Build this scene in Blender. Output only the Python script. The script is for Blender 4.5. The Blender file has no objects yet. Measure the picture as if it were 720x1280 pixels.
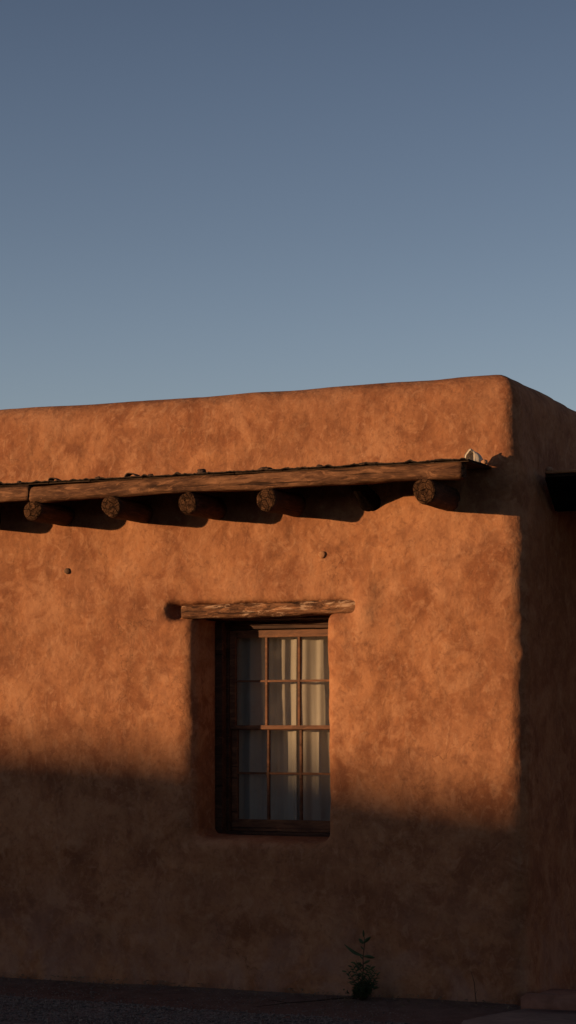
import bpy, bmesh, math, random
import numpy as np
from mathutils import Vector, noise as mn

S = bpy.context.scene
COL = S.collection
R = math.radians

# ------------------------------------------------------------------ helpers
def link(name, me, mats, parent=None, loc=(0, 0, 0), rot=(0, 0, 0), smooth=True):
    for m in (mats if isinstance(mats, (list, tuple)) else [mats]):
        me.materials.append(m)
    if smooth:
        me.polygons.foreach_set('use_smooth', [True] * len(me.polygons))
    o = bpy.data.objects.new(name, me)
    COL.objects.link(o)
    o.location = loc
    o.rotation_euler = rot
    if parent:
        o.parent = parent
    return o

def tag(o, label=None, cat=None, group=None, kind=None):
    for k, v in (('label', label), ('category', cat), ('group', group), ('kind', kind)):
        if v:
            o[k] = v
    return o

def empty(name, loc):
    o = bpy.data.objects.new(name, None)
    COL.objects.link(o)
    o.location = loc
    o.empty_display_size = .1
    return o

def mesh(name, v, f):
    me = bpy.data.meshes.new(name)
    me.from_pydata([tuple(map(float, p)) for p in v], [], f)
    me.update()
    return me

def fast_mesh(name, V, Q):
    """V (n,3) float, Q (m,4) int"""
    me = bpy.data.meshes.new(name)
    me.vertices.add(len(V))
    me.vertices.foreach_set('co', np.asarray(V, np.float32).ravel())
    me.loops.add(Q.size)
    me.loops.foreach_set('vertex_index', Q.astype(np.int32).ravel())
    me.polygons.add(len(Q))
    me.polygons.foreach_set('loop_start', np.arange(0, Q.size, 4, dtype=np.int32))
    me.polygons.foreach_set('loop_total', np.full(len(Q), 4, np.int32))
    me.update(calc_edges=True)
    me.validate()
    return me

def vnoise(P, scale, seed):
    """smooth value noise in -1..1 for points P (n,3)"""
    rng = np.random.default_rng(seed)
    T = rng.uniform(-1, 1, (32, 32, 32)).astype(np.float32)
    q = P * scale + 100.37
    i = np.floor(q).astype(np.int64)
    t = (q - i).astype(np.float32)
    t = t * t * (3 - 2 * t)
    i &= 31
    j = (i + 1) & 31
    x, y, z = t[:, 0], t[:, 1], t[:, 2]
    def g(a, b, c):
        return T[a[:, 0], b[:, 1], c[:, 2]]
    c00 = g(i, i, i) * (1 - x) + g(j, i, i) * x
    c10 = g(i, j, i) * (1 - x) + g(j, j, i) * x
    c01 = g(i, i, j) * (1 - x) + g(j, i, j) * x
    c11 = g(i, j, j) * (1 - x) + g(j, j, j) * x
    return (c00 * (1 - y) + c10 * y) * (1 - z) + (c01 * (1 - y) + c11 * y) * z

def n3(x, y, z):
    return mn.noise(Vector((x, y, z)))

def tube(pts, rad, segs=8, cap=True, rfun=None):
    """tube through pts, radii rad -> (verts, faces)"""
    V, Fc = [], []
    n = len(pts)
    pts = [Vector(p) for p in pts]
    up0 = None
    for k, p in enumerate(pts):
        d = (pts[min(k + 1, n - 1)] - pts[max(k - 1, 0)]).normalized()
        if up0 is None:
            up0 = d.orthogonal().normalized()
        a = (up0 - d * up0.dot(d)).normalized()
        up0 = a
        b = d.cross(a)
        for s in range(segs):
            t = 2 * math.pi * s / segs
            r = rad[k] if rfun is None else rad[k] * rfun(k, t)
            V.append(p + (a * math.cos(t) + b * math.sin(t)) * r)
    for k in range(n - 1):
        for s in range(segs):
            s2 = (s + 1) % segs
            Fc.append((k * segs + s, k * segs + s2, (k + 1) * segs + s2, (k + 1) * segs + s))
    if cap:
        V.append(pts[0]); V.append(pts[-1])
        c0, c1 = len(V) - 2, len(V) - 1
        for s in range(segs):
            s2 = (s + 1) % segs
            Fc.append((c0, s2, s))
            Fc.append((c1, (n - 1) * segs + s, (n - 1) * segs + s2))
    return V, Fc

def merge(parts):
    V, Fc = [], []
    for v, f in parts:
        o = len(V)
        V += list(v)
        Fc += [tuple(i + o for i in q) for q in f]
    return V, Fc

def rrect_profile(w, h, r, m=5):
    """rounded rectangle outline (y,z), centred"""
    out = []
    for cx, cy, a0 in ((w/2-r, h/2-r, 0), (-w/2+r, h/2-r, 90), (-w/2+r, -h/2+r, 180), (w/2-r, -h/2+r, 270)):
        for k in range(m):
            a = R(a0 + 90 * k / (m - 1))
            out.append((cx + r*math.cos(a), cy + r*math.sin(a)))
        # add points along following flat side
    full = []
    N = len(out)
    for i in range(N):
        a, b = out[i], out[(i+1) % N]
        L = math.dist(a, b)
        c = max(1, int(L / .018))
        for k in range(c):
            t = k / c
            full.append((a[0]+(b[0]-a[0])*t, a[1]+(b[1]-a[1])*t))
    return full

def timber(name, L, prof, seed, wob=.004, bow=0.0, step=.03, endrough=.003, ends=(.05, .05)):
    """swept timber along local X from 0..L, prof = list of (y,z). Ends are material slot 1."""
    n = max(2, int(L / step))
    P = len(prof)
    V, Fc, mi = [], [], []
    for k in range(n + 1):
        x = L * k / n
        by = .6 * bow * math.sin(x * 1.7 + seed) + n3(x*1.1, seed, 3.3) * wob * 2.5
        bz = bow * math.sin(x * 1.3 + seed * 2) + n3(x*1.1, seed, 9.1) * wob * 2.5
        ef = 1 - ends[0] * max(0, 1 - x/.02) - ends[1] * max(0, 1 - (L-x)/.02)
        tk = 1 + wob*16*n3(x*2.3, seed*3, 6.6) + wob*7*n3(x*7, seed*3, 1.6)
        for (y, z) in prof:
            z = z*tk
            d = n3(x*3, y*14+seed*7, z*14) * wob + n3(x*9, y*60+seed, z*60) * wob * .6
            # long drying checks
            c = n3(x*1.2+seed, math.atan2(z, y)*5, seed*3.1)
            if c > .42:
                d -= min(.006, (c - .42) * .05)
            r = math.hypot(y, z) + 1e-6
            V.append((x, (y + y/r*d)*ef + by, (z + z/r*d)*ef + bz))
    for k in range(n):
        for s in range(P):
            s2 = (s + 1) % P
            Fc.append((k*P+s, k*P+s2, (k+1)*P+s2, (k+1)*P+s)); mi.append(0)
    for end in (0, 1):
        base = (0 if end == 0 else n*P)
        x = 0 if end == 0 else L
        ring = list(range(base, base + P))
        cy = sum(V[i][1] for i in ring)/P; cz = sum(V[i][2] for i in ring)/P
        prev = ring
        for q in (.84, .66, .48, .30, .14):
            cur = []
            for i in ring:
                y, z = cy+(V[i][1]-cy)*q, cz+(V[i][2]-cz)*q
                dx = (n3(y*45+seed, z*45, 1.5) * 1.4 + n3(y*110, z*110, seed)) * endrough * (1 if end == 0 else -1)
                dx += (-1 if end == 0 else 1) * .004
                cur.append(len(V)); V.append((x+dx, y, z))
            for s in range(P):
                s2 = (s+1) % P
                q4 = (prev[s], cur[s], cur[s2], prev[s2]) if end == 0 else (prev[s], prev[s2], cur[s2], cur[s])
                Fc.append(q4); mi.append(1)
            prev = cur
        V.append((x, cy, cz)); c = len(V)-1
        for s in range(P):
            s2 = (s+1) % P
            Fc.append((prev[s], c, prev[s2]) if end == 0 else (prev[s], prev[s2], c)); mi.append(1)
    me = mesh(name, V, Fc)
    me.polygons.foreach_set('material_index', mi)
    return me

def circle_profile(r, n=28, seed=0):
    return [(r*(1+.05*math.sin(2*t+seed)+.03*math.sin(3*t+seed*2))*math.cos(t),
             r*(1+.05*math.sin(2*t+seed)+.03*math.sin(3*t+seed*2))*math.sin(t))
            for t in [2*math.pi*k/n for k in range(n)]]

# ------------------------------------------------------------------ materials
class NT:
    def __init__(s, name):
        s.m = bpy.data.materials.new(name); s.m.use_nodes = True
        s.t = s.m.node_tree; s.n = s.t.nodes; s.l = s.t.links
        s.bsdf = s.n['Principled BSDF']
        s.tc = s.n.new('ShaderNodeTexCoord')
    def node(s, typ, **kw):
        n = s.n.new(typ)
        for k, v in kw.items():
            if k in n.inputs.keys():
                if hasattr(v, 'node'): s.l.new(v, n.inputs[k])
                else: n.inputs[k].default_value = v
            else:
                setattr(n, k, v)
        return n
    def coords(s, scale=(1, 1, 1), loc=(0, 0, 0), rnd=False):
        mp = s.node('ShaderNodeMapping')
        mp.inputs['Scale'].default_value = scale
        mp.inputs['Location'].default_value = loc
        src = s.tc.outputs['Object']
        if rnd:
            oi = s.n.new('ShaderNodeObjectInfo')
            sc = s.node('ShaderNodeVectorMath', operation='SCALE')
            cx = s.node('ShaderNodeCombineXYZ')
            s.l.new(oi.outputs['Random'], cx.inputs[0]); s.l.new(oi.outputs['Random'], cx.inputs[1])
            s.l.new(cx.outputs[0], sc.inputs[0]); sc.inputs['Scale'].default_value = 13.
            ad = s.node('ShaderNodeVectorMath', operation='ADD')
            s.l.new(src, ad.inputs[0]); s.l.new(sc.outputs[0], ad.inputs[1])
            src = ad.outputs[0]
        s.l.new(src, mp.inputs[0])
        return mp.outputs[0]
    def noise(s, vec, scale, detail=5, rough=.55, dist=0.0):
        n = s.n.new('ShaderNodeTexNoise')
        s.l.new(vec, n.inputs['Vector'])
        n.inputs['Scale'].default_value = scale
        n.inputs['Detail'].default_value = detail
        n.inputs['Roughness'].default_value = rough
        n.inputs['Distortion'].default_value = dist
        return n.outputs['Fac']
    def ramp(s, fac, stops, interp='LINEAR'):
        r = s.n.new('ShaderNodeValToRGB')
        r.color_ramp.interpolation = interp
        e = r.color_ramp.elements
        while len(e) < len(stops): e.new(.5)
        for k, (p, c) in enumerate(stops):
            e[k].position = p
            e[k].color = (*c, 1) if isinstance(c, tuple) else (c, c, c, 1)
        s.l.new(fac, r.inputs[0])
        return r.outputs[0]
    def mix(s, fac, a, b, mode='MIX'):
        m = s.n.new('ShaderNodeMix'); m.data_type = 'RGBA'; m.blend_type = mode
        for sock, v in ((m.inputs[0], fac), (m.inputs[6], a), (m.inputs[7], b)):
            if hasattr(v, 'node'): s.l.new(v, sock)
            elif isinstance(v, (int, float)): sock.default_value = v
            else: sock.default_value = (*v, 1)
        return m.outputs[2]
    def math(s, op, a, b=0.0, c=None):
        m = s.n.new('ShaderNodeMath'); m.operation = op
        for i, v in enumerate((a, b) if c is None else (a, b, c)):
            if hasattr(v, 'node'): s.l.new(v, m.inputs[i])
            else: m.inputs[i].default_value = v
        return m.outputs[0]
    def bump(s, h, dist, strength=1.0, prev=None):
        b = s.n.new('ShaderNodeBump')
        s.l.new(h, b.inputs['Height'])
        b.inputs['Distance'].default_value = dist
        b.inputs['Strength'].default_value = strength
        if prev is not None: s.l.new(prev, b.inputs['Normal'])
        return b.outputs[0]
    def out(s, col=None, rough=None, nrm=None, spec=None):
        B = s.bsdf.inputs
        for k, v in (('Base Color', col), ('Roughness', rough), ('Normal', nrm), ('Specular IOR Level', spec)):
            if v is None: continue
            if hasattr(v, 'node'): s.l.new(v, B[k])
            elif isinstance(v, tuple): B[k].default_value = (*v, 1)
            else: B[k].default_value = v
        return s.m

def adobe_mat():
    s = NT('adobe_plaster')
    c = s.coords()
    big = s.noise(c, .75, 4, .55, .4)
    med = s.noise(c, 3.2, 6, .62, .9)
    mot = s.noise(c, 9.0, 5, .68, 1.2)
    fine = s.noise(c, 34., 5, .65, .6)
    strk = s.noise(s.coords((1.0, 1, .7), (3, 1, 2)), 13., 5, .62, 1.4)
    blot = s.noise(s.coords((1, 1, 1.1), (7, 3, 5)), 3.6, 8, .66, .7)
    ptch = s.noise(s.coords((1, 1, 1.2), (2, 9, 4)), 1.7, 7, .62, .5)
    col = s.mix(s.ramp(med, [(.40, 0.), (.58, 1.)]), (.262, .095, .040), (.420, .178, .076))
    col = s.mix(s.ramp(ptch, [(.50, 0.), (.62, .45)]), col, (.480, .222, .105))
    col = s.mix(s.ramp(ptch, [(.34, .45), (.48, 0.)]), col, (.240, .092, .044))
    col = s.mix(s.ramp(blot, [(.53, 0.), (.62, .55)]), col, (.520, .250, .120))
    col = s.mix(s.ramp(blot, [(.36, .5), (.46, 0.)]), col, (.215, .082, .040))
    col = s.mix(s.ramp(mot, [(.54, 0.), (.66, .4)]), col, (.500, .240, .112))
    col = s.mix(s.ramp(mot, [(.32, .5), (.44, 0.)]), col, (.210, .080, .038))
    col = s.mix(s.ramp(big, [(.36, .4), (.58, 0.)]), col, (.230, .092, .044))
    col = s.mix(s.ramp(strk, [(.55, 0.), (.65, .36)]), col, (.520, .265, .135))
    col = s.mix(s.ramp(fine, [(.32, .5), (.46, 0.)]), col, (.19, .076, .040))
    col = s.mix(s.ramp(fine, [(.58, 0.), (.72, .35)]), col, (.54, .28, .15))
    ck = s.n.new('ShaderNodeTexVoronoi'); ck.feature = 'DISTANCE_TO_EDGE'
    wv = s.node('ShaderNodeVectorMath', operation='ADD')
    nn = s.n.new('ShaderNodeTexNoise'); nn.inputs['Scale'].default_value = 3.; nn.inputs['Detail'].default_value = 6
    s.l.new(c, nn.inputs['Vector']); s.l.new(c, wv.inputs[0]); s.l.new(nn.outputs['Color'], wv.inputs[1])
    s.l.new(wv.outputs[0], ck.inputs['Vector']); ck.inputs['Scale'].default_value = 1.3
    crk = s.math('MULTIPLY', s.ramp(ck.outputs['Distance'], [(.0, 1.), (.006, 0.)]), s.ramp(s.noise(c, 1.4, 3), [(.50, 0.), (.62, .6)]))
    col = s.mix(crk, col, (.11, .045, .024))
    rg = s.noise(s.coords((1.3, 1, .8), (11, 2, 8)), 5.5, 8, .68, .9)
    col = s.mix(s.ramp(rg, [(.54, 0.), (.62, .24)]), col, (.500, .235, .112))
    col = s.mix(s.ramp(rg, [(.38, .26), (.46, 0.)]), col, (.195, .078, .038))
    col = s.mix(1.0, col, (.865, .915, 1.0), 'MULTIPLY')
    # grey-pink washed patches of splashed dust on the foot of the wall
    sx = s.node('ShaderNodeSeparateXYZ'); s.l.new(s.tc.outputs['Object'], sx.inputs[0])
    low = s.math('SUBTRACT', 1.0, s.math('DIVIDE', sx.outputs[2], .75))
    low = s.math('MULTIPLY', s.math('MAXIMUM', low, 0.), s.ramp(s.noise(c, 2.3, 6, .6, .8), [(.45, 0.), (.62, 1.)]))
    col = s.mix(s.math('MULTIPLY', low, .55), col, (.33, .20, .15))
    # scattered tiny straw flecks
    vo = s.n.new('ShaderNodeTexVoronoi'); s.l.new(s.coords((1, 1, .6)), vo.inputs['Vector']); vo.inputs['Scale'].default_value = 26.
    fl = s.ramp(vo.outputs['Distance'], [(.02, 1.), (.055, 0.)])
    fl = s.math('MULTIPLY', fl, s.ramp(s.noise(c, 11., 2), [(.55, 0.), (.68, .6)]))
    col = s.mix(fl, col, (.50, .27, .14))
    h1 = s.bump(s.noise(c, 4.5, 4, .55), .034, .85)
    h2 = s.bump(strk, .005, .7, h1)
    h3 = s.bump(s.noise(c, 42., 5, .65), .0034, .8, h2)
    h4 = s.bump(s.noise(c, 170., 3, .6), .0012, .8, h3)
    return s.out(col, .95, h4, .12)

def wood_mat(name, light, dark, grain=1.0, bump=1.0, rough=.85, knots=True, peel=0.):
    s = NT(name)
    c = s.coords((2.6, 24 * grain, 24 * grain), rnd=True)
    c2 = s.coords((3.0, 9, 9), rnd=True)
    g = s.noise(c, 1.6, 6, .65, 1.2)
    g2 = s.noise(c, 5., 4, .6, .3)
    p = s.noise(c2, 1.2, 4, .6, .4)
    col = s.mix(s.ramp(g, [(.33, 0.), (.62, 1.)]), dark, light)
    col = s.mix(s.ramp(p, [(.36, .7), (.58, 0.)]), col, tuple(x*.55 for x in dark))
    col = s.mix(s.ramp(g2, [(.56, 0.), (.72, .5)]), col, tuple(min(1, x*1.45) for x in light))
    if knots:
        vo = s.n.new('ShaderNodeTexVoronoi'); s.l.new(s.coords((2.2, 11, 11), rnd=True), vo.inputs['Vector']); vo.inputs['Scale'].default_value = 1.
        k = s.ramp(vo.outputs['Distance'], [(.10, .85), (.22, 0.)])
        col = s.mix(k, col, tuple(x*.28 for x in dark))
    wp = s.noise(s.coords((6., 20, 20), (4, 4, 4), rnd=True), 1.1, 6, .7, 1.5)
    col = s.mix(s.ramp(wp, [(.54, 0.), (.64, .7)]), col, tuple(min(1, x*1.5) for x in light))
    col = s.mix(s.ramp(wp, [(.34, .7), (.44, 0.)]), col, tuple(x*.5 for x in dark))
    if peel:
        pp = s.noise(s.coords((5., 16, 22), (1, 7, 3), rnd=True), 1.3, 7, .72, 1.)
        col = s.mix(s.ramp(pp, [(.55, 0.), (.62, peel)]), col, (.46, .30, .19))
        col = s.mix(s.ramp(pp, [(.36, peel), (.43, 0.)]), col, (.035, .016, .010))
    crack = s.ramp(s.noise(s.coords((.7, 30, 30), (5, 2, 1), rnd=True), 1.3, 3, .5, .5), [(.30, 1.), (.36, 0.)])
    col = s.mix(s.math('MULTIPLY', crack, .8), col, tuple(x*.22 for x in dark))
    b = s.bump(g, .004*bump, .9)
    b = s.bump(g2, .0022*bump, .9, b)
    inv = s.math('SUBTRACT', 1.0, crack)
    b = s.bump(inv, .006*bump, .8, b)
    return s.out(col, rough, b, .2)

def endgrain_mat(name, light, dark):
    s = NT(name)
    c = s.coords((1, 1, 1), rnd=False)
    w = s.n.new('ShaderNodeTexWave'); w.wave_type = 'RINGS'; w.rings_direction = 'X'
    s.l.new(c, w.inputs['Vector']); w.inputs['Scale'].default_value = 26.; w.inputs['Distortion'].default_value = 5.
    w.inputs['Detail'].default_value = 3; w.inputs['Detail Scale'].default_value = 2.2
    cr = s.coords((1, 1, 1), rnd=True)
    p = s.noise(cr, 26., 5, .65, 1.)
    col = s.mix(w.outputs['Fac'], dark, light)
    col = s.mix(s.ramp(p, [(.4, .8), (.6, 0.)]), col, tuple(x*.45 for x in dark))
    vo = s.n.new('ShaderNodeTexVoronoi'); vo.feature = 'DISTANCE_TO_EDGE'
    s.l.new(cr, vo.inputs['Vector']); vo.inputs['Scale'].default_value = 24.
    ck = s.ramp(vo.outputs['Distance'], [(.015, 1.), (.07, 0.)])
    col = s.mix(s.math('MULTIPLY', ck, .75), col, tuple(x*.2 for x in dark))
    b = s.bump(s.math('SUBTRACT', 1., ck), .006, .9)
    b = s.bump(p, .006, .8, b)
    return s.out(col, .95, b, .1)

def plain_mat(name, a, b_, scale=20., rough=.9, bump=.002, spec=.2):
    s = NT(name)
    c = s.coords(rnd=True)
    n = s.noise(c, scale, 6, .65, .5)
    col = s.mix(s.ramp(n, [(.35, 0.), (.65, 1.)]), a, b_)
    return s.out(col, rough, s.bump(n, bump, 1.), spec)

M_ADOBE = adobe_mat()
M_BEAM = wood_mat('weathered_timber', (.205, .100, .050), (.062, .025, .013), grain=.75, bump=2.0)
M_BEAM_END = endgrain_mat('timber_end_grain', (.16, .085, .045), (.075, .036, .02))
M_LOG = wood_mat('log_side', (.085, .038, .021), (.04, .018, .011))
M_LOG_END = endgrain_mat('log_end_grain', (.115, .058, .028), (.045, .020, .010))
M_SHADE_WOOD = wood_mat('shade_dark_wood', (.011, .007, .005), (.006, .004, .003))  # near black so the sunlit side of the short log reads as shade
M_SHADE_WOOD.node_tree.nodes['Principled BSDF'].inputs['Specular IOR Level'].default_value = 0.
M_LINTEL = wood_mat('lintel_timber', (.25, .118, .056), (.065, .026, .013), grain=.6, bump=3.2, peel=.9)
M_SASH = wood_mat('sash_wood', (.185, .082, .038), (.10, .042, .021), grain=2.2, bump=.35, rough=.6, knots=False)
M_CASING = wood_mat('casing_wood', (.085, .042, .024), (.045, .021, .013), grain=2., bump=.5, rough=.7, knots=False)
M_DECK = wood_mat('sheathing_boards', (.07, .042, .028), (.03, .018, .012))
M_FELT = plain_mat('roofing_felt', (.022, .016, .013), (.055, .036, .026), 40., .9, .004)
M_CLOD = plain_mat('dark_clod', (.03, .018, .013), (.09, .05, .032), 60., .85, .004, .3)
M_PEBBLE = plain_mat('brown_stone', (.30, .15, .08), (.42, .25, .15), 60., .85, .003)
M_SHARD = plain_mat('pale_shard', (.48, .39, .28), (.58, .51, .42), 35., .7, .002, .3)
M_PEG = plain_mat('peg_wood', (.30, .14, .07), (.42, .22, .11), 90., .9, .003)
M_PEG_DARK = plain_mat('peg_wood_dark', (.10, .055, .035), (.17, .10, .06), 90., .9, .003)
M_STEM = plain_mat('plant_stem', (.035, .022, .014), (.06, .04, .022), 80., .8, .001)
M_TWIG = plain_mat('dry_twig', (.03, .018, .013), (.055, .034, .024), 80., .9, .001)
M_LITTER = plain_mat('dry_litter', (.10, .065, .04), (.26, .18, .11), 25., .9, .001)
M_SLAB = plain_mat('flagstone', (.15, .115, .10), (.23, .18, .155), 9., .9, .004)
M_STEP = plain_mat('step_plaster', (.19, .085, .055), (.28, .14, .095), 9., .95, .006)

def leaf_mat():
    s = NT('weed_leaf')
    n = s.noise(s.coords(), 14., 3)
    col = s.mix(s.ramp(n, [(.35, 0.), (.65, 1.)]), (.022, .042, .014), (.055, .075, .024))
    s.out(col, .55, None, .3)
    return s.m
M_LEAF = leaf_mat()

def glass_mat():
    s = NT('window_glass')
    s.n.remove(s.bsdf)
    tr = s.node('ShaderNodeBsdfTransparent'); tr.inputs[0].default_value = (.90, .90, .88, 1)
    gl = s.node('ShaderNodeBsdfGlossy'); gl.inputs['Roughness'].default_value = .02
    lw = s.node('ShaderNodeLayerWeight'); lw.inputs[0].default_value = .5
    fr = s.math('ADD', .05, s.math('POWER', lw.outputs['Facing'], 5.))
    b = s.bump(s.noise(s.coords((1, 1, .5)), 5., 2, .4), .004, .35)
    s.l.new(b, gl.inputs['Normal'])
    # dusty film
    df = s.node('ShaderNodeBsdfDiffuse'); df.inputs[0].default_value = (.42, .36, .30, 1)
    film = s.ramp(s.noise(s.coords(), 6., 5, .65), [(.35, .02), (.75, .09)])
    m1 = s.node('ShaderNodeMixShader'); s.l.new(film, m1.inputs[0]); s.l.new(tr.outputs[0], m1.inputs[1]); s.l.new(df.outputs[0], m1.inputs[2])
    m2 = s.node('ShaderNodeMixShader'); s.l.new(fr, m2.inputs[0])
    s.l.new(m1.outputs[0], m2.inputs[1]); s.l.new(gl.outputs[0], m2.inputs[2])
    s.l.new(m2.outputs[0], s.n['Material Output'].inputs[0])
    return s.m
M_GLASS = glass_mat()

def cloth_mat():
    s = NT('curtain_cloth')
    n = s.noise(s.coords((60, 60, 8)), 3., 4)
    n2 = s.noise(s.coords(), 3., 4)
    col = s.mix(n2, (.48, .44, .39), (.56, .52, .47))
    return s.out(col, .95, s.bump(n, .0008, .6), .05)
M_CLOTH = cloth_mat()

def ground_mat():
    s = NT('earth')
    c = s.coords()
    a = s.noise(c, .6, 5, .6, .4); b = s.noise(c, 7., 6, .7, .6); f = s.noise(c, 60., 5, .7)
    col = s.mix(s.ramp(b, [(.35, 0.), (.65, 1.)]), (.115, .068, .050), (.205, .125, .092))
    col = s.mix(s.ramp(f, [(.35, .5), (.55, 0.)]), col, (.07, .045, .036))
    col = s.mix(s.ramp(a, [(.4, 0.), (.6, .4)]), col, (.20, .15, .12))
    nb = s.bump(b, .03, .8); nb = s.bump(f, .008, 1., nb)
    return s.out(col, .97, nb, .1)
M_GROUND = ground_mat()

def gravel_mat(name, sc=48.):
    s = NT(name)
    c = s.coords()
    vo = s.n.new('ShaderNodeTexVoronoi'); s.l.new(c, vo.inputs['Vector']); vo.inputs['Scale'].default_value = sc
    hs = s.n.new('ShaderNodeSeparateColor'); s.l.new(vo.outputs['Color'], hs.inputs[0])
    col = s.ramp(hs.outputs[0], [(0., (.085, .075, .066)), (.5, (.15, .128, .11)), (1., (.24, .205, .175))])
    nb = s.bump(vo.outputs['Distance'], -.02, 1.)
    nb = s.bump(s.noise(c, 90., 4, .6), .004, .8, nb)
    return s.out(col, .95, nb, .15)
M_GRAVEL = gravel_mat('gravel_bed')
def pebble_mat():
    s = NT('gravel_stones')
    n = s.noise(s.coords(), 38., 1, .5)
    col = s.ramp(n, [(.3, (.07, .062, .055)), (.5, (.15, .125, .105)), (.7, (.25, .20, .165))])
    return s.out(col, .9, s.bump(s.noise(s.coords(), 220., 3), .002, .6), .2)
M_STONES = pebble_mat()

# ------------------------------------------------------------------ house walls (signed distance -> surface net)
def axis(segs):
    out = [segs[0][0]]
    for a, b, st in segs:
        n = max(1, round((b - a) / st))
        out += list(np.linspace(a, b, n + 1)[1:])
    return np.array(out, np.float32)

def smax(a, b, k):
    h = np.clip(.5 + .5 * (a - b) / k, 0, 1)
    return b + (a - b) * h + k * h * (1 - h)

def box(X, Y, Z, x0, x1, y0, y1, z0, z1, r=0.):
    qx = np.abs(X - (x0+x1)/2) - (x1-x0)/2 + r
    qy = np.abs(Y - (y0+y1)/2) - (y1-y0)/2 + r
    qz = np.abs(Z - (z0+z1)/2) - (z1-z0)/2 + r
    o = np.sqrt(np.maximum(qx, 0)**2 + np.maximum(qy, 0)**2 + np.maximum(qz, 0)**2)
    return o + np.minimum(np.maximum(qx, np.maximum(qy, qz)), 0) - r

def surface_net(xs, ys, zs, D):
    nx, ny, nz = D.shape
    ins = D < 0
    # cells
    corner = [(i, j, k) for i in (0, 1) for j in (0, 1) for k in (0, 1)]
    cnt = np.zeros((nx-1, ny-1, nz-1), np.uint8)
    for i, j, k in corner:
        cnt += ins[i:nx-1+i, j:ny-1+j, k:nz-1+k]
    act = (cnt > 0) & (cnt < 8)
    ci, cj, ck = np.nonzero(act)
    idx = np.full(act.shape, -1, np.int64)
    idx[ci, cj, ck] = np.arange(len(ci))
    acc = np.zeros((len(ci), 3), np.float64); w = np.zeros(len(ci))
    ax = (xs, ys, zs)
    for a in corner:
        for d in range(3):
            if a[d]: continue
            b = list(a); b[d] = 1
            da = D[ci+a[0], cj+a[1], ck+a[2]]; db = D[ci+b[0], cj+b[1], ck+b[2]]
            m = (da < 0) != (db < 0)
            t = da[m] / (da[m] - db[m])
            c = [ci[m], cj[m], ck[m]]
            p = np.zeros((m.sum(), 3))
            for e in range(3):
                va = ax[e][c[e]+a[e]]; vb = ax[e][c[e]+b[e]]
                p[:, e] = va + (vb - va) * t if e == d else va
            acc[m] += p; w[m] += 1
    V = acc / w[:, None]
    Q = []
    for d in range(3):
        s0 = [slice(0, n) for n in D.shape]; s1 = list(s0)
        s0[d] = slice(0, D.shape[d]-1); s1[d] = slice(1, D.shape[d])
        A, B = ins[tuple(s0)], ins[tuple(s1)]
        e = np.nonzero(A != B)
        e = np.array(e)
        u, v = [(1, 2), (2, 0), (0, 1)][d]
        ok = (e[u] > 0) & (e[v] > 0) & (e[u] < D.shape[u]-1) & (e[v] < D.shape[v]-1)
        e = e[:, ok]
        flip = A[tuple(e)]
        def cell(du, dv):
            c = e.copy(); c[u] -= du; c[v] -= dv
            return idx[c[0], c[1], c[2]]
        q = np.stack([cell(1, 1), cell(0, 1), cell(0, 0), cell(1, 0)], 1)
        q[~flip] = q[~flip][:, ::-1]
        Q.append(q)
    return V, np.concatenate(Q)

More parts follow.
